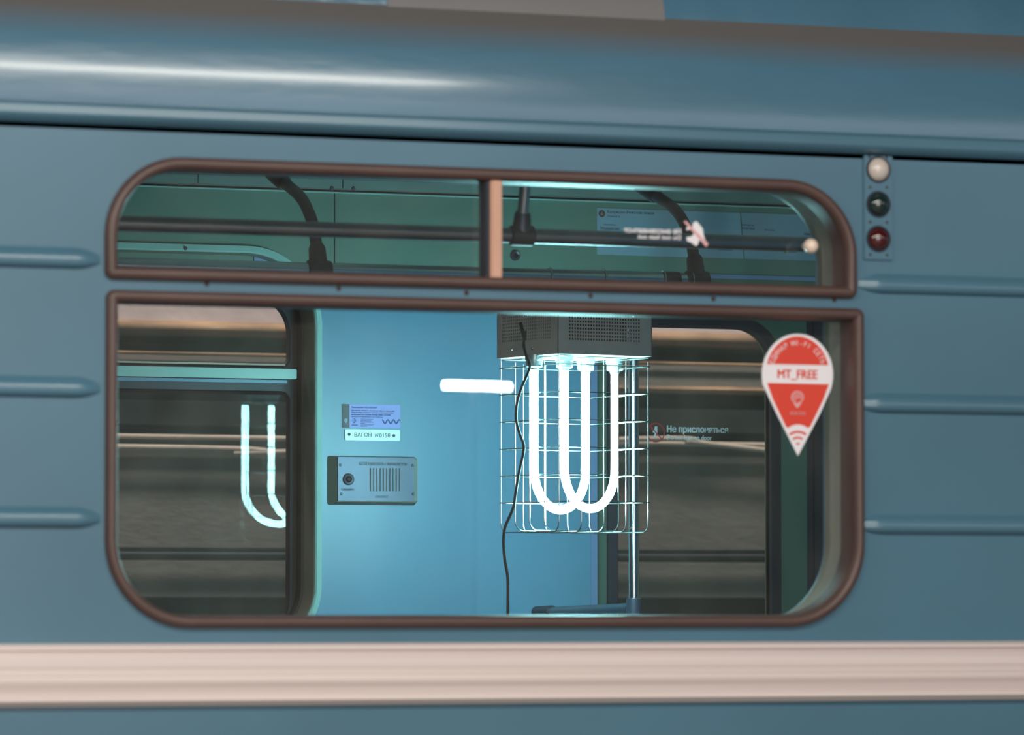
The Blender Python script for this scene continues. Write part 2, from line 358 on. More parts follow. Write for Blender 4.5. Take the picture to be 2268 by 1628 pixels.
# side window: two brown frames, glass, mullion, rivets, inner reveal
bead = [(.012, .001), (.0118, -.006), (.0095, -.0125), (.0045, -.0165), (-.001, -.017), (-.006, -.0145), (-.0098, -.008), (-.0108, .002), (-.0115, .012), (-.0120, .05)]
win = box('window_sill', -.78, .71, .054, .10, 1.060, 1.066, M['reveal'], car)
win.name = 'side_window'
ring('frame', upath, [(n*(1.05), y) for n, y in bead], M['rubber'], win)
ring('frame', lpath, bead, M['rubber'], win)
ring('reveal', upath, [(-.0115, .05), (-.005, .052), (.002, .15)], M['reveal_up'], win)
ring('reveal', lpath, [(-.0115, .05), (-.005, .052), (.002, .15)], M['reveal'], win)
plate('inner_skin', rrect(PX0, PX1, -.1, 2.3), [rrect(-.787, .704, 1.706, 1.9125, (.004, .004, .135, .135)), rrect(-.785, .719, 1.0715, 1.666, (.15, .15, .004, .004))], .15, .158, M['pier'], car)
xm0, xm1 = X(1087, -.006, 500), X(1112, -.006, 500)
plate('glass', rrect(-.783, .715, 1.075, 1.663, (.148, .148, .004, .004)), [], .045, .049, M['glass'], win)
plate('glass', rrect(-.783, xm0+.005, 1.709, 1.9095, (.002, .002, .002, .133)), [], .032, .035, M['glass'], win)
plate('glass', rrect(xm0+.006, .700, 1.709, 1.9095, (.002, .002, .133, .002)), [], .045, .048, M['glass'], win)
box('mullion', xm0, xm1, -.008, .03, 1.714, 1.903, M['copper'], win, bev=.003)
box('pane_edge', xm0-.008, xm0+.001, -.002, .031, 1.714, 1.903, M['navy'], win, bev=.002)
box('pane_edge', X(1062, .036, 500), X(1071, .036, 500), .0355, .0395, 1.714, 1.9, M['reveal2'], win)
dots('rivet', [(0, -.003), (.0025, -.003), (.0045, -.001), (.0052, .001)], [at(u, v, 0) for u, v in ((458, 629), (750, 639), (1033, 649), (1308, 655), (1580, 662), (1848, 664))], (0, 1, 0), M['rust'], win)
# knob of the sliding pane
kb = lathe('knob_stem', [(0, .0), (.006, 0), (.007, .004), (.006, .03), (.0, .03)], at(1780, 546, .0445), (.5, -1, 0), M['greenink'], win)
kb.data.materials[0] = M['reveal']
pk = at(1796, 545, .008)
lathe('knob', [(.0145*math.sin(math.pi*i/12), -.0145*math.cos(math.pi*i/12)) for i in range(13)], pk, (0, 1, 0), M['knob'], win)

# ---- inside: floor, ends, ceiling
YF = 2.6
box('car_floor', PX0, PX1, .15, 2.62, -.1, 0, M['castgrey'], car)
box('end_wall', PX0-.05, PX0, 0, 2.72, -.1, 2.4, M['ceiling'], car); box('end_wall', PX1, PX1+.05, 0, 2.72, -.1, 2.4, M['ceiling'], car)
box('car_ceiling', PX0, PX1, .15, 2.7, 2.3, 2.34, M['ceiling'], car)
zcap = Z(900, 594, YF); zcor = Z(1000, 432, YF)
xr = X(703, YF); wz = Z(420, 549, YF)
wpath = rrect(xr-1.5, xr, 1.0, wz, (.15, .15, .18, .18), 16)
xj = X(741, YF, 500)
xd0 = X(1322, YF)
def cut(me, z, up):
    bm = bmesh.new(); bm.from_mesh(me)
    bmesh.ops.bisect_plane(bm, geom=bm.verts[:]+bm.edges[:]+bm.faces[:], plane_co=(0, 0, z), plane_no=(0, 0, 1), clear_inner=up, clear_outer=not up)
    bm.to_mesh(me); bm.free(); return me
fin('far_wall_panel', cut(plate_mesh(rrect(PX0, xj-.0015, .2, zcor), [wpath], YF, YF+.015), zcap, True), M['green'], car)
box('far_wall_panel', xj+.0015, PX1, YF, YF+.015, zcap, zcor, M['green'], car)
fin('far_wall_panel', cut(plate_mesh(rrect(PX0, xd0, .1, zcap+.02), [wpath], YF, YF+.015), zcap, False), M['pier'], car)['label'] = 'pale blue lower wall panel'
box('door_header', xd0, PX1, YF, YF+.05, Z(1500, 700, YF), zcap, M['door'], car)
box('backing', xj-.01, xj+.01, YF+.015, YF+.02, zcap, zcor, M['dark'], car)
box('wall_batten', xj-.55 if False else xr+.02, PX1, YF-.004, YF, zcap-.004, zcap+.006, M['pier2'], car)
box('panel_edge', X(1308, YF), xd0, YF-.003, YF+.06, .1, zcap-.006, M['pier2'], car)
# cornice
x437 = X(437, 2.55, 395)
for a, b in ((PX0, x437-.0012), (x437+.0012, xj+.0), (xj+.003, PX1)):
    box('cornice', a, b, 2.545, 2.6, Z(1000, 425, 2.545), Z(1000, 405, 2.545), M['cornice'], car)
box('cornice_bead', PX0, PX1, YF-.012, YF, zcor-.006, zcor-.003, M['mint'], car)
box('cornice_bead', PX0, PX1, 2.535, 2.545, Z(1000, 404, 2.54), Z(1000, 402, 2.54), M['mint'], car)
cov = [(2.53, Z(1000, 401, 2.53)), (2.50, Z(1000, 392, 2.5)), (2.42, 2.2), (2.3, 2.26), (2.1, 2.3)]
sweepx('ceiling_cove', cov, PX0, PX1, M['cornice'], car)
dots('screw', [(0, -.004), (.004, -.003), (.0055, 0)], [at(735, 417, 2.545), at(783, 418, 2.545)], (0, 1, 0), M['steel'], car)
# far window
fw = ring('far_window', wpath, [(.009, YF+.001), (.008, YF-.010), (-.005, YF-.014), (-.009, YF-.010), (-.009, YF+.001)], M['mint'], car)
ring('reveal', wpath, [(-.009, YF), (-.012, YF+.02), (-.016, YF+.097)], M['reveal2'], fw)
ring('inner_seal', wpath, [(-.013, YF+.06), (-.02, YF+.062), (-.022, YF+.09)], M['dark'], fw)
yg = YF+.092
hx = X(639, yg)
hup = rrect(hx-1.35, hx, Z(450, 807, yg), Z(500, 655, yg), (.02, .02, .09, .09))
hlo = rrect(hx-1.35, hx, 1.02, Z(450, 867, yg), (.1, .1, .02, .02))
plate('sash', rrect(xr-1.53, xr+.03, .98, wz+.03, (.15, .15, .15, .15)), [hup, hlo], yg, yg+.014, M['navy'], fw)
ring('seal', hup, [(.004, yg), (0, yg-.004), (-.004, yg+.0), (-.005, yg+.006)], M['navy'], fw)
ring('seal', hlo, [(.004, yg), (0, yg-.004), (-.004, yg+.0), (-.005, yg+.006)], M['dark'], fw)
box('glazing_bead', hx-1.33, hx-.01, yg-.004, yg, Z(450, 807, yg), Z(450, 803, yg), M['pale'], fw)
box('glass', hx-1.36, hx+.003, yg+.007, yg+.010, Z(450, 808, yg), Z(500, 654, yg), M['glass_far'], fw)
box('glass', hx-1.36, hx+.003, yg+.004, yg+.007, 1.01, Z(450, 866, yg), M['glass_far'], fw)
xb = X(658, yg-.04, 825)
box('sash_bar', xb-1.4, xb, yg-.04, yg, Z(450, 836, yg-.04), Z(450, 813.5, yg-.04), M['mint'], fw, bev=.002)
box('sash_bar', xb-1.4, xb-.02, yg-.025, yg, Z(450, 846, yg-.02), Z(450, 839, yg-.02), M['pier'], fw)
# header panels inside the window opening
xh = X(561, YF+.03, 575)
box('header_panel', xr-1.45, xh-.001, YF+.03, YF+.035, Z(500, 660, YF), wz, M['green'], fw)
box('header_panel', xh+.002, xr, YF+.03, YF+.035, Z(500, 660, YF), wz, M['pier2'], fw)
dots('screw', [(0, -.003), (.0042, -.002), (.005, 0)], [at(411, 550, YF-.014)], (0, 1, 0), M['castgrey'], fw)
# far door: two sliding leaves
yd = YF+.05
def leaf(name, x0, x1, gx0, gx1):
    ztop = Z(1560, 727, yd); gl = rrect(gx0, gx1, .98, ztop, (.05, .05, .085, .03))
    d = plate(name, rrect(x0, x1, .1, 1.84), [gl], yd, yd+.025, M['door'], car)
    ring('seal', gl, [(.030, yd), (.028, yd-.006), (.004, yd-.008), (0, yd-.002), (0, yd+.02)], M['navy'], d)
    g = rrect(gx0-.004, gx1+.004, .976, ztop+.004, (.05, .05, .085, .03))
    plate('glass', g, [], yd+.012, yd+.016, M['glass_far'], d)
    return d
gx0, gx1 = X(1368, yd), X(1703, yd)
xdr = X(1789, yd)
d1 = leaf('far_door', gx0-.07, xdr, gx0, gx1)
d2 = leaf('far_door', xdr+.012, xdr+.56, xdr+.085, xdr+.085+(gx1-gx0))
box('door_edge_rubber', xdr-.003, xdr+.012, yd-.012, yd+.02, .1, 1.84, M['navy'], d1, bev=.003)
box('door_edge_rubber', xdr+.012, xdr+.05, yd-.009, yd+.0, .1, 1.84, M['navy'], d2, bev=.003)

# ------------------------------------------------------------------ handrails
yB, yA = 1.71, .65
zB, zA = (Z(300, 592, yB)+Z(1500, 615, yB))/2, 1.8525
rb = thing('handrail', (.6, yB, zB), 'chrome overhead handrail at the far side, carrying the caged lamp', 'handrail', 'overhead handrails')
xe = X(1566, yB, 610)
tube('rail_tube', [(-2.9, yB, zB), (xe, yB, zB)], .0165, M['chrome'], rb, seg=20)
def bracket(xb, par, px_shift=0, flip=1, y0=yB, z0=zB):
    tube('tee_clamp', [(xb-.028, y0, z0), (xb-.026, y0, z0), (xb+.026, y0, z0), (xb+.028, y0, z0)], [.018, .0215, .0215, .018], M['castgrey'], par, seg=20)
    tube('clamp_sleeve', [(xb, y0, z0+.006), (xb, y0+flip*.012, z0+.05), (xb, y0+flip*.018, z0+.058)], [.0215, .019, .014], M['castgrey'], par, seg=18)
    pts = spline([(xb, y0+flip*.012, z0+.045), (xb, y0+flip*.04, z0+.105), (xb, y0+flip*.11, z0+.165), (xb, y0+flip*.21, z0+.205), (xb, y0+flip*.30, z0+.235), (xb, y0+flip*.42, z0+.29), (xb, y0+flip*.52, z0+.36)], 6)
    tube('arm', pts, .0135, M['castgrey'], par, seg=16)
    p = Vector((xb, y0+flip*.235, z0+.213)); q = Vector((xb, y0+flip*.33, z0+.248))
    tube('arm_sleeve', [p, p+(q-p)*.1, q-(q-p)*.1, q], [.015, .019, .019, .015], M['castgrey'], par, seg=16)
xb1 = X(706, yB, 590); xb2 = X(1543, yB, 605)
bracket(xb1, rb); bracket(xb2, rb)
xs = X(1486, yB, 612)
tube('sleeve', [(xs-.02, yB, zB), (xs-.018, yB, zB), (xs+.018, yB, zB), (xs+.02, yB, zB)], [.0175, .019, .019, .0175], M['castgrey'], rb, seg=20)
ra = thing('handrail', (.1, yA, zA), 'dull overhead handrail just behind the upper panes, hung from one chrome strut', 'handrail', 'overhead handrails')
tube('rail_tube', [(-2.9, yA, zA), (3.1, yA, zA)], .0155, M['rail'], ra, seg=20)
xa = X(1155, yA, 515)
tube('tee_clamp', [(xa-.026, yA, zA), (xa-.023, yA, zA), (xa+.023, yA, zA), (xa+.026, yA, zA)], [.017, .021, .021, .017], M['castgrey'], ra, seg=20)
tube('clamp_sleeve', [(xa, yA, zA+.005), (xa, yA-.006, zA+.045), (xa, yA-.008, zA+.047)], [.0205, .0165, .013], M['steel'], ra, seg=18)
tube('strut', spline([(xa, yA-.006, zA+.04), (xa, yA-.022, zA+.11), (xa, yA-.05, zA+.2), (xa, yA-.12, zA+.30), (xa, yA-.2, zA+.44)], 5), .0115, M['chrome'], ra, seg=16)
# stanchion pole with seat rail
yP = 2.06
xp = X(1404, yP, 1150)
pole = thing('stanchion', (xp, yP, 0), 'chrome upright pole beside the far door with a short seat-end rail', 'pole')
tube('pole_tube', spline([(xb2, yB+.004, zB-.038), (xb2, yB+.03, zB-.039), (xp+.001, yP-.10, zB-.040), (xp, yP-.02, zB-.046), (xp, yP, zB-.065), (xp, yP, zB-.1), (xp, yP, 1.66), (xp, yP, 1.2), (xp, yP, 0.02)], 8), .0125, M['chrome'], pole, seg=20)
zf = Z(1400, 1343, yP)
tube('tee_clamp', [(xp, yP, zf-.03), (xp, yP, zf-.027), (xp, yP, zf+.018), (xp, yP, zf+.02)], [.014, .0185, .0185, .014], M['steel'], pole, seg=18)
xw = X(1185, YF, 1350)
pw = Vector((X(1196, YF-.02, 1352), YF-.02, Z(1196, 1356, YF-.02))); pq = Vector((xp-.006, yP+.01, Z(1385, 1346, yP)))
tube('seat_rail', [pw, pq], .0115, M['rail'], pole, seg=18)
tube('end_cap', [pw-(pq-pw).normalized()*.018, pw+(pq-pw).normalized()*.07], .0155, M['castgrey'], pole, seg=18)

# ------------------------------------------------------------------ ultraviolet lamp in its cage
cb = at(1272, 792, yB); AL = math.radians(11); E1 = Vector((math.cos(AL), math.sin(AL), 0)); E2 = Vector((-math.sin(AL), math.cos(AL), 0)); EZ = Vector((0, 0, 1))
zb = cb.z; hb = .1265; HB = .125
lamp = thing('ultraviolet_lamp', (cb.x, cb.y, zb-.4), 'lit twin ultraviolet lamp in a wire cage under a perforated metal box', 'lamp')
def L(a, b, c): return Vector((cb.x, cb.y, zb))+E1*a+E2*b+EZ*c
def face(name, o, ud, wd, nrm, W, Hh, fx0, fx1, fz0, fz1, nx, nz, m, fill=.6):
    """sheet with a field of square holes; o = lower-left, ud/wd directions"""
    xs = [0, fx0]; zs = [0, fz0]; vs = []; fs = []
    cw = (fx1-fx0)/nx; ch = (fz1-fz0)/nz
    gx = [0.0]; gz = [0.0]
    for i in range(nx): gx += [fx0+cw*(i+.5-fill/2), fx0+cw*(i+.5+fill/2)]
    for i in range(nz): gz += [fz0+ch*(i+.5-fill/2), fz0+ch*(i+.5+fill/2)]
    gx.append(W); gz.append(Hh); n = len(gx)
    for z in gz:
        for x in gx: vs.append(o+ud*x+wd*z)
    for j in range(len(gz)-1):
        for i in range(n-1):
            if i % 2 == 1 and j % 2 == 1: continue
            fs.append((j*n+i, j*n+i+1, (j+1)*n+i+1, (j+1)*n+i))
    k = len(vs); vs2 = vs+[v-nrm*.002 for v in vs]; fs2 = fs+[tuple(q+k for q in f[::-1]) for f in fs]
    for j in range(1, len(gz)-1, 2):
        for i in range(1, n-1, 2):
            a, b, c, d = j*n+i, j*n+i+1, (j+1)*n+i+1, (j+1)*n+i
            for p, q in ((a, b), (b, c), (c, d), (d, a)): fs2.append((p, q, q+k, p+k))
    return fin(name, pydata(vs2, fs2), m, lamp)
W2 = 2*hb
face('perforated_panel', L(-hb, -hb, 0), E1, EZ, -E2, W2, HB, .028, .222, 0.030, .118, 27, 11, M['boxmetal'])
face('perforated_panel', L(-hb, hb, 0), -E2, EZ, -E1, W2, HB, .018, .222, .034, .118, 23, 11, M['boxmetal'])
face('perforated_panel', L(hb, -hb, 0), E2, EZ, E1, W2, HB, .028, .222, .03, .118, 10, 6, M['boxmetal'])
def obox(name, a0, a1, b0, b1, c0, c1, m, par=None, smooth=False):
    vs = [L(a, b, c) for a in (a0, a1) for b in (b0, b1) for c in (c0, c1)]
    return fin(name, pydata(vs, [(0, 1, 3, 2), (4, 6, 7, 5), (0, 4, 5, 1), (2, 3, 7, 6), (0, 2, 6, 4), (1, 5, 7, 3)]), m, par or lamp)
obox('back_panel', -hb, hb, hb-.002, hb, 0, HB, M['boxmetal'])
obox('top_panel', -hb, hb, -hb, hb, HB, HB+.003, M['boxmetal'])
obox('base_panel', -hb+.002, hb-.002, -hb+.002, hb-.002, .004, .006, M['boxmetal'])
obox('ballast', -.09, .09, -.08, .08, .02, .10, M['dark'])
for (a, b) in ((-hb, -hb), (hb, -hb), (-hb, hb)):
    tube('corner_edge', [L(a, b, 0), L(a, b, HB)], .0012, M['steel'], lamp, seg=6)
# cage
hc = .1205; zc_bot = -.3975
cage = tube('cage', [L(-hc, -hc, -.004), L(hc, -hc, -.004), L(hc, hc, -.004), L(-hc, hc, -.004)], .0014, M['wire'], lamp, closed=True, seg=6)
def uwire(p, d, zt_, zb_):
    r = .022; pts = [p-d*hc+EZ*zt_, p-d*hc+EZ*(zb_+r)]
    for i in range(1, 7):
        a = math.pi/2*i/6; pts.append(p-d*(hc-r+r*math.cos(a))+EZ*(zb_+r-r*math.sin(a)))
    for i in range(0, 7):
        a = math.pi/2*i/6; pts.append(p+d*(hc-r+r*math.sin(a))+EZ*(zb_+r-r*math.cos(a)))
    pts.append(p+d*hc+EZ*zt_); tube('wire', pts, .0014, M['wire'], cage, seg=6)
base = Vector((cb.x, cb.y, zb))
for i in range(5):
    t = -hc+2*hc*i/4; uwire(base+E1*t, E2, .012 if i == 0 else -.012, zc_bot)
for i in range(1, 4):
    t = -hc+2*hc*i/4; uwire(base+E2*t, E1, -.012, zc_bot+.003)
for v in (806, 867, 928, 989, 1050, 1110):
    z = Z(1237, v, L(-hc, -hc, 0).y)-zb; h = hc+.0026
    tube('wire', [L(-h, -h, z), L(h, -h, z), L(h, h, z), L(-h, h, z)], .0014, M['wire'], cage, closed=True, seg=6)
# tubes and holders
for (u0, u1, vb) in ((1183, 1297, 1139), (1250, 1362, 1136)):
    a = at(u0, 960, yB-.042); b = at(u1, 960, yB+.042); mid = (a+b)/2; hd = (b-a); hd.z = 0; hw = hd.length/2; hd.normalize()
    bot = at((u0+u1)/2, vb, yB).z+.0095; top = zb-.026; ra_ = .092
    leg = [Vector((a.x, a.y, top)), Vector((a.x, a.y, bot+ra_))]
    arc = [Vector((mid.x, mid.y, bot+ra_))-hd*hw*math.cos(math.pi*i/24)-EZ*ra_*math.sin(math.pi*i/24) for i in range(1, 24)]
    leg2 = [Vector((b.x, b.y, bot+ra_)), Vector((b.x, b.y, top))]
    tube('lamp_tube', leg+arc+leg2, .0093, M['uv'], lamp, seg=16)
    for p in (a, b):
        lathe('tube_holder', [(0, .004), (.021, .004), (.021, -.008), (.019, -.010), (.019, -.022), (.0175, -.024), (.0115, -.026), (.0115, -.03), (.0095, -.03)], (p.x, p.y, zb-.002), (0, 0, 1), M['holder'], lamp, seg=24)
# hooks over the rail
for u in (1217, 1337):
    xh_ = X(u, yB, 610); r = .0195
    pts = [Vector((xh_, yB+r*math.cos(a), zB+r*math.sin(a))) for a in [math.radians(q) for q in range(-20, 201, 20)]]
    pts += [Vector((xh_+.002, yB-r, zB-.02)), Vector((xh_+.004, yB-.01, zb+HB))]
    pts = [Vector((xh_+.004, yB+.01, zb+HB)), Vector((xh_+.002, yB+r, zB-.02))]+pts
    tube('hook', pts, .0018, M['wire'], lamp, seg=8)
for u in (1468, 1530):
    xh_ = X(u, yB, 612); r = .021
    tube('wire_loop', [Vector((xh_, yB+r*math.cos(math.radians(q)), zB+r*math.sin(math.radians(q)))) for q in range(0, 360, 24)], .0016, M['wire'], rb, closed=True, seg=8)
dots('screw', [(0, -.003), (.003, -.002), (.0038, 0)], [L(-hb, hb-.06, .018), L(-hb, -.02, .016)], E1, M['chrome'], lamp)
# mains cable
yc = L(-hc, -hc, 0).y-.02
cp = [(1164, 735), (1160, 762), (1165, 785), (1173, 806), (1171, 822), (1158, 852), (1147, 885), (1143, 910), (1144, 935), (1151, 960), (1160, 985), (1158, 1010), (1150, 1045), (1143, 1085), (1138, 1120), (1127, 1148), (1118, 1170), (1115, 1200), (1118, 1240), (1124, 1275), (1125, 1310), (1125, 1370), (1128, 1500)]
pts = [at(u, v, yc+(0.05 if i == 0 else 0)) for i, (u, v) in enumerate(cp)]
tube('power_cable', spline(pts, 5), .0032, M['black'], lamp, seg=10)
tube('cable_grip', [pts[0]+Vector((.0, .03, .02)), pts[0]+(pts[1]-pts[0])*.6], [.0045, .0042], M['black'], lamp, seg=10)

# ------------------------------------------------------------------ things fixed to the far wall
yw = YF-.001
ic0, ic1 = X(730, YF-.02, 1060), X(922, YF-.01, 1060)
it, ib = Z(825, 1010, YF-.01), Z(825, 1119, YF-.01)
inter = thing('intercom', ((ic0+ic1)/2, YF, ib), 'steel emergency intercom panel with round button and slotted speaker', 'intercom')
icm = (ic0+ic1)/2
bm = bmesh.new(); bmbox(bm, ic0, ic1, YF-.03, YF, ib, it)
for v in bm.verts:
    if v.co.y < YF-.01:
        v.co.x += .016 if v.co.x < icm else -.004; v.co.z += .008 if v.co.z < (it+ib)/2 else -.006
bmesh.ops.bevel(bm, geom=bm.edges[:], offset=.0025, segments=2, affect='EDGES'); me = bpy.data.meshes.new('m'); bm.to_mesh(me); bm.free()
ho = fin('housing', me, M['reveal2'], inter)
yi = YF-.0305
fx0, fx1 = X(746, yi, 1060), X(919, yi, 1060); fz0, fz1 = Z(833, 1110, yi), Z(833, 1013, yi)
slots = []
for i in range(10):
    u = 819+7.15*i; slots.append(rrect(X(u-1.5, yi), X(u+1.5, yi), Z(u, 1088, yi), Z(u, 1037, yi), (.001,)*4, 3))
plate('face_plate', rrect(fx0+.002, fx1-.002, fz0, fz1, (.002,)*4, 3), slots, yi-.003, yi, M['steel'], inter)
box('slot_backing', slots[0][0][0]-.004, X(889, yi), yi, yi+.0004, Z(850, 1089, yi), Z(850, 1036, yi), M['black'], inter)
dots('screw', [(0, -.002), (.0028, -.0018), (.0036, 0)], [at(u, v, yi-.003) for u, v in ((754, 1030), (914, 1031), (756, 1094), (915, 1094))], (0, 1, 0), M['castgrey'], inter)
bt = lathe('push_button', [(0, -.007), (.004, -.0065), (.0062, -.005), (.0075, -.002), (.0075, 0)], at(771.5, 1061.5, yi-.003), (0, 1, 0), M['dark'], inter)
lathe('button_ring', [(.0075, -.001), (.0078, -.004), (.012, -.005), (.0142, -.003), (.0145, 0)], at(771.5, 1061.5, yi-.003), (0, 1, 0), M['steel'], inter)
yl = yi-.0034
text('lettering', 'ЭКСТРЕННАЯ СВЯЗЬ С МАШИНИСТОМ', 793, 901, 1024, 1031, yl, M['ink'], inter)
text('lettering', 'НАЖМИТЕ', 756.5, 786.5, 1081.5, 1087, yl, M['ink'], inter)
text('lettering', 'ГОВОРИТЕ', 832, 860.5, 1097, 1103, yl, M['ink'], inter)
# car number plate
x0, x1 = X(763.5, yw), X(885, yw)
npl = plate('number_plate', rrect(x0, x1, Z(824, 976, yw), Z(824, 951.5, yw), (.002,)*4, 3), [], yw-.003, yw, M['plate'])
tag(npl, 'white car number plate reading ВАГОН N 0158, under the blue notice', 'plate')
dots('screw', [(0, -.002), (.003, -.0018), (.0038, 0)], [at(773.5, 962, yw-.003), at(872.5, 965, yw-.003)], (0, 1, 0), M['navy'], npl)
text('lettering', 'ВАГОН', 785, 822.5, 958.5, 967.5, yw-.0034, M['ink'], npl)
text('lettering', 'N', 830, 838, 960, 968, yw-.0034, M['ink'], npl, shear=.25)
text('lettering', '0158', 840, 864, 960, 968.8, yw-.0034, M['ink'], npl)
# notice
x0, x1 = X(757.5, yw), X(886, yw)
no = plate('notice', rrect(x0, x1, Z(822, 948, yw), Z(822, 896, yw), (.001,)*4, 3), [], yw-.001, yw, M['notice'])
tag(no, 'small blue printed notice with grey left strip, above the number plate', 'notice')
yn = yw-.0015
box('grey_strip', x0, X(774, yn), yn-.0002, yn+.0003, Z(822, 948, yn), Z(822, 896, yn), M['greyink'], no)
lines = [('Уважаемые пассажиры!', 778, 834.5, 900.5, 905, 0), ('Просим Вас сообщать машинисту о фактах нарушения', 778, 873.5, 908, 912, 0), ('общественного порядка в вагонах, оставленных вещах,', 778, 872, 912.5, 916, 0),
         ('неисправностях в салоне поезда, людях, которым', 778, 865, 917.5, 921, 0), ('требуется медицинская помощь', 778, 848, 922, 925.2, 0)]
for s, a, b, c, d, bo in lines: text('lettering', s, a, b, c, d, yn, M['noticeink'], no, bold=bo)
for i, (s, b) in enumerate((('Единый транспортный портал', 827), ('Контактный центр метро', 825), ('круглосуточно, звонок', 822), ('Обращения принимаются', 827), ('онлайн', 808), ('Департамент транспорта', 829), ('и развития дорожной', 826), ('инфраструктуры', 813))):
    text('lettering', s, 799, b, 927.5+i*2.25, 929.2+i*2.25, yn, M['noticeink'], no)
for (u, v, s, m) in ((784.5, 931.5, 1, 'noticeink'), (766, 931, 1.0, 'paleink')):
    a = [at(u+s*4*math.cos(t), v-s*4.2*math.sin(t), yn) for t in [math.radians(q) for q in range(-40, 221, 20)]]
    a.append(at(u, v+6.5, yn)); a = [(p.x, p.z) for p in a]
    c = at(u, v, yn); k = .0032*s
    plate('pin_emblem', a, [circ(c.x, c.z, k, 16)] if m == 'noticeink' else [], yn-.0004, yn, M[m], no)
    if m == 'noticeink': plate('pin_emblem', circ(c.x, c.z, .0013, 10), [], yn-.0004, yn, M[m], no)
for (a, b, c, m) in ((780, 791, 939.5, 'noticeink'), (778.5, 792, 941.5, 'noticeink'), (760, 773, 938, 'paleink'), (761, 772, 940, 'paleink')):
    text('lettering', 'Московский', a, b, c, c+1.6, yn, M[m], no)
mv = [None, None]
wave = [at(846.5+i*1.0, 934+4.2*math.sin(-math.pi/2+math.pi*2*(i/12.5))*(1), yn-.0004) for i in range(41)]
rib_o = []
vs = []; fs = []
for i, p in enumerate(wave):
    q = wave[min(i+1, 40)]-wave[max(i-1, 0)]; nn = Vector((-q.z, 0, q.x)).normalized()*.0016
    vs += [p+nn, p-nn, p+nn+Vector((0, .0004, 0)), p-nn+Vector((0, .0004, 0))]
for i in range(40):
    a = i*4; fs += [(a, a+4, a+5, a+1), (a+2, a+3, a+7, a+6), (a, a+2, a+6, a+4), (a+1, a+5, a+7, a+3)]
fin('ribbon_emblem', pydata(vs, fs), M['noticeink'], no)
# peephole lens in the green wall
pe = lathe('wall_lens', [(0, -.002), (.0062, -.002), (.0066, -.006), (.0105, -.008), (.0128, -.005), (.0132, 0)], at(1140.5, 566, YF), (0, 1, 0), M['steel'])
pe.data.materials.append(M['black'])
for p in pe.data.polygons:
    c = p.center; off = Vector((c.x, 0, c.z-(.0132)))
    if math.hypot(off.x, off.z) < .0062: p.material_index = 1
tag(pe, 'small round black lens with steel ring in the green upper wall', 'lens')
# line map
mx0, mxj, mx1 = X(1322, yw, 520), X(1640, yw, 520), X(1935, yw, 520)
mt, mb = Z(1330, 461, yw), Z(1330, 564, yw)
LM = []
for i, (a, b) in enumerate(((mx0, mxj-.002), (mxj+.002, mx1))):
    sl = .006
    me = plate_mesh([(a, mb), (b+(0.010 if i == 0 else 0), mb), (b-(.0 if i == 0 else 0), mt), (a-(0 if i == 0 else .010)+.0, mt)] if i == 0 else [(a+.010, mb), (b, mb), (b, mt), (a, mt)], [], yw-.001, yw)
    o = fin('line_map', me, M['map'])
    tag(o, ('pale blue metro line map sheet with a brown numbered disc, on the green wall' if i == 0 else 'right-hand pale blue metro map sheet, next to the window corner'), 'map')
    LM.append(o)
ym = yw-.0015
c = at(1333, 473, ym); plate('line_disc', circ(c.x, c.z, .0088, 24), [], ym-.0003, ym, M['brownink'], LM[0])
text('lettering', '6', 1330.3, 1335.5, 469.2, 477, ym-.0006, M['map'], LM[0])
text('lettering', 'Калужско-Рижская линия', 1345, 1448, 467, 475.5, ym, M['ink'], LM[0])
text('lettering', 'Линия 6', 1345, 1373, 477, 481, ym, M['noticeink'], LM[0])
text('lettering', 'Направление', 1337, 1365, 496, 500, ym, M['noticeink'], LM[0])
text('lettering', 'Медведково', 1330, 1372, 502.5, 510, ym, M['ink'], LM[0])
text('lettering', 'пересадка на', 1642, 1670, 497, 500.5, ym, M['noticeink'], LM[1])
text('lettering', 'Китай-город', 1643, 1671, 503, 509, ym, M['noticeink'], LM[1])
text('lettering', 'Беляево', 1694, 1716, 507.5, 511, ym, M['noticeink'], LM[1])
text('lettering', 'Новоясеневская', 1781, 1811, 516, 521, ym, M['noticeink'], LM[1])
text('lettering', 'Московский транспорт', 1591, 1622, 551, 555, ym, M['noticeink'], LM[0])
text('lettering', 'Московский метрополитен', 1745, 1764, 557, 560, ym, M['noticeink'], LM[1])
c = at(1739, 557, ym); plate('line_disc', circ(c.x, c.z, .0048, 16), [], ym-.0003, ym, M['greenink'], LM[1])
for i, o in enumerate(LM):
    a, b = ((X(1335, ym, 530), mxj-.004), (mxj+.008, X(1900, ym, 530)))[i]
    zl = Z(1500, 530, ym); box('route_line', a, b, ym-.0003, ym, zl-.002, zl+.002, M['orange'], o)
    n = 10
    dots('station_tick', [(0, -.0004), (.0032, -.0004), (.0034, 0)], [(a+(b-a)*(k+.5)/n, ym-.0003, zl) for k in range(n)], (0, 1, 0), M['white'], o, seg=10)
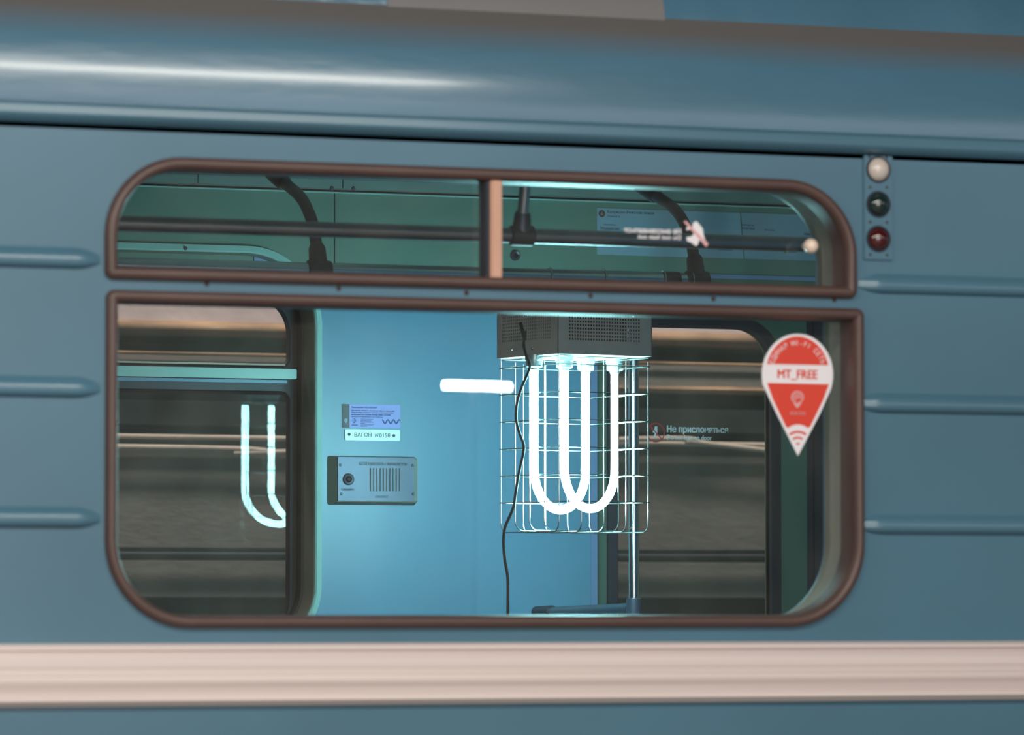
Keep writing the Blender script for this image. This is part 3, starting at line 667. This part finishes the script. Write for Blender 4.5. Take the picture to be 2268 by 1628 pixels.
# far-door sticker: do not lean
yk = yd+.0105
ds = text('door_sticker', 'Не прислоняться', 1477, 1612.5, 943, 962.5, yk, M['white'], bold=.06)
tag(ds, 'white do-not-lean lettering with red crossed circle on the far door glass', 'sticker')
text('lettering', 'Do not lean on door', 1477, 1576.5, 963.5, 974.5, yk, M['white'], ds, bold=.03)
c = at(1452.5, 958, yk); r = .0248
plate('prohibition_ring', circ(c.x, c.z, r, 36), [circ(c.x, c.z, r-.0032, 36)], yk-.0003, yk, M['redink'], ds)
d = Vector((.707, -.707)); n_ = Vector((.707, .707))*.0015; p0 = Vector((c.x, c.z))-d*(r-.002); p1 = Vector((c.x, c.z))+d*(r-.002)
plate('slash', [tuple(p0-n_), tuple(p1-n_), tuple(p1+n_), tuple(p0+n_)], [], yk-.0008, yk-.0004, M['redink'], ds)
def px_poly(name, pts, Y, m, par, th=.0003): return plate(name, [(lambda p: (p.x, p.z))(at(u, v, Y)) for u, v in pts], [], Y-th, Y, m, par)
px_poly('leaning_figure', [(1450.5, 944), (1455.5, 944.5), (1455.8, 949), (1456, 958), (1452.5, 963), (1449.5, 971.5), (1446.5, 971), (1450, 960), (1447, 957.5), (1446, 958.5), (1445.5, 956), (1449.3, 951)], yk, M['white'], ds)

# ------------------------------------------------------------------ stickers on the near glass
ys = .0444
pc = (1766, 828)
def pin(inset):
    pts = []
    rx, rz = 79-inset, 91-inset
    for q in range(-22, 203, 9):
        a = math.radians(q); pts.append((pc[0]+rx*math.cos(a), pc[1]+2-rz*math.sin(a)))
    tipv = 1010-inset*2.0
    pts += [(pc[0]+1-(rx*.60), 828+rz*.97-0), (pc[0]+1, tipv), (pc[0]+1+(rx*.62), 828+rz*.97)]
    return [(lambda p: (p.x, p.z))(at(u, v, ys)) for u, v in pts]
pin0 = pin(0)
st = plate('wifi_sticker', pin0, [], ys-.0006, ys, M['white'])
tag(st, 'red and white pin-shaped sticker reading MT_FREE on the lower pane', 'sticker')
def P2(u, v, Y): p = at(u, v, Y); return (p.x, p.z)
y1 = ys-.0007
dome = [P2(pc[0]-67, 806, y1)]+[P2(pc[0]+70*math.cos(math.radians(q)), 828-83*math.sin(math.radians(q)), y1) for q in range(164, 14, -6)]+[P2(pc[0]+68, 809, y1)]
plate('red_field', dome[::-1], [], y1-.0003, y1, M['red'], st)
low = [P2(1699, 848, y1), P2(1836, 851, y1), P2(1822, 889, y1), P2(1794, 946, y1)]+[P2(1767+27*math.cos(math.radians(q))*1.02, 962-22*math.sin(math.radians(q)), y1) for q in range(40, 141, 20)]+[P2(1741, 946, y1), P2(1712, 885, y1)]
plate('red_field', low[::-1], [], y1-.0003, y1, M['red'], st)
text('lettering', 'MT_FREE', 1722, 1810.5, 819, 842, y1, M['red'], st, bold=.06)
def arcband(name, u, v, r0, r1, a0, a1, m, par, Y=y1, sx=1.0):
    pts = [P2(u+sx*r1*math.cos(math.radians(a0+(a1-a0)*i/14)), v-r1*math.sin(math.radians(a0+(a1-a0)*i/14)), Y) for i in range(15)]
    pts += [P2(u+sx*r0*math.cos(math.radians(a1-(a1-a0)*i/14)), v-r0*math.sin(math.radians(a1-(a1-a0)*i/14)), Y) for i in range(15)]
    return plate(name, pts, [], Y-.0003, Y, m, par)
arcband('wave_mark', 1767, 986, 27, 32, 52, 128, M['red'], st); arcband('wave_mark', 1767, 986, 14.5, 19, 50, 130, M['red'], st)
arcband('wave_mark', 1767, 986, 1, 5.5, 30, 150, M['red'], st)
y2 = y1-.0004
arcband('emblem_ring', 1766, 880, 11, 14, -50, 230, M['pink'], st, y2); arcband('emblem_ring', 1766, 880, 6, 8.4, -30, 250, M['pink'], st, y2); arcband('emblem_ring', 1766, 880, 1.4, 3.4, -60, 270, M['pink'], st, y2)
px_poly('emblem_tail', [(1757, 892), (1762, 889), (1765, 896), (1770, 889), (1775, 892), (1768, 903), (1764, 903)], y2, M['pink'], st)
text('lettering', 'МАКСИМА ТЕЛЕКОМ', 1750, 1783, 912, 919, y2, M['pink'], st)
S = 'ЕДИНАЯ WI-FI СЕТЬ'; vsA = []; fsA = []
for i, ch in enumerate(S):
    if ch == ' ': continue
    me = text_mesh(ch); w_ = max(v.co.x for v in me.vertices)+min(v.co.x for v in me.vertices)
    ang = math.radians(157-(134)*i/(len(S)-1)); k0 = len(vsA); hgt = 13.5
    for v in me.vertices:
        lx = (v.co.x-w_/2)*hgt*.92; ly = v.co.y*hgt*1.15
        rr = ly
        u = pc[0]+(56+rr)*math.cos(ang)+lx*math.sin(ang)*1.0; vv = 828-(63+rr)*math.sin(ang)+lx*math.cos(ang)
        p = at(u, vv, y2); vsA.append((p.x, y2-(.0003 if v.co.z > 0 else 0), p.z))
    for p in me.polygons: fsA.append(tuple(q+k0 for q in p.vertices))
    bpy.data.meshes.remove(me)
fin('lettering', pydata(vsA, fsA), M['white'], st)
# upper pane sticker, read from inside the car
yu = .0444
us = text('window_sticker', 'Не высовываться', 1383, 1508, 504, 517, yu, M['white'], bold=.06, mirror=True)
tag(us, 'small mirrored white sticker with lettering and crossed figure on the upper right pane', 'sticker')
text('lettering', 'Do not lean out', 1412, 1508, 520, 530, yu, M['white'], us, bold=.05, mirror=True)
px_poly('leaning_figure', [(1535, 493), (1543, 490), (1551, 500), (1556, 506), (1558, 520), (1562, 533), (1556, 536), (1548, 532), (1546, 541), (1541, 545), (1531, 537), (1522, 534), (1520, 525), (1531, 524), (1537, 518), (1530, 508), (1520, 510), (1521, 503), (1534, 503)], yu, M['white'], us)
px_poly('slash', [(1514, 491), (1519, 489), (1569, 540), (1564, 547)], yu-.0005, M['pink'], us)

# ------------------------------------------------------------------ signal light panel
x0, x1 = X(1913, -.004, 450), X(1977, -.004, 450); zt0, zb0_ = 1.9745, Z(1945, 576, -.004)
sg = thing('signal_light_panel', ((x0+x1)/2, 0, zb0_), 'grey-blue plate with white, green and red signal lenses on the car side', 'signal light')
box('back_plate', x0, x1, -.006, -.0004, zb0_, zt0, M['paint'], sg, bev=.0015)
for v, m, lb in ((375.5, 'lens_w', 'white lens'), (452.5, 'lens_g', 'dark green lens'), (529, 'lens_r', 'dark red lens')):
    p = at(1945.5, v, -.006)
    o = lathe('lens', [(0, -.017), (.006, -.0165), (.012, -.0145), (.0175, -.0105), (.0215, -.005), (.023, 0)], p, (0, 1, 0), M[m], sg, seg=32); o['label'] = lb
    lathe('bezel', [(.0225, -.0), (.023, -.004), (.0248, -.004), (.0262, 0)], p, (0, 1, 0), M['castgrey'], sg, seg=32)
dots('screw', [(0, -.0025), (.002, -.002), (.0028, 0)], [at(u, v, -.006) for u, v in ((1926, 347.5), (1964, 348), (1927.5, 414.5), (1964.5, 415), (1927.5, 491.5), (1964.5, 492.5), (1928, 563.5), (1965, 565))], (0, 1, 0), M['rust'], sg)

# ------------------------------------------------------------------ station tube lamp whose reflection shows in the pane
YL = 6.0
a = at(981, 853, YL); b = at(1134, 857, YL)
YR = .09-YL; A = Vector((a.x, YR, a.z)); B = Vector((b.x, YR, b.z))
tl = thing('tube_lamp', (A.x, YR, 0), 'short white tube lamp on a stand, seen only as a reflection in the pane', 'lamp')
tube('lamp_tube', [A, A+(B-A)*.02, B-(B-A)*.02, B], [.01, .0165, .0165, .01], M['tubelamp'], tl, seg=14)
md = (A+B)/2
tube('pole_tube', [(md.x, YR-.03, 0.02), (md.x, YR-.03, md.z)], .012, M['castgrey'], tl, seg=12)
lathe('base', [(0, .03), (.12, .02), (.15, 0), (0, 0)], (md.x, YR-.03, 0), (0, 0, 1), M['castgrey'], tl)
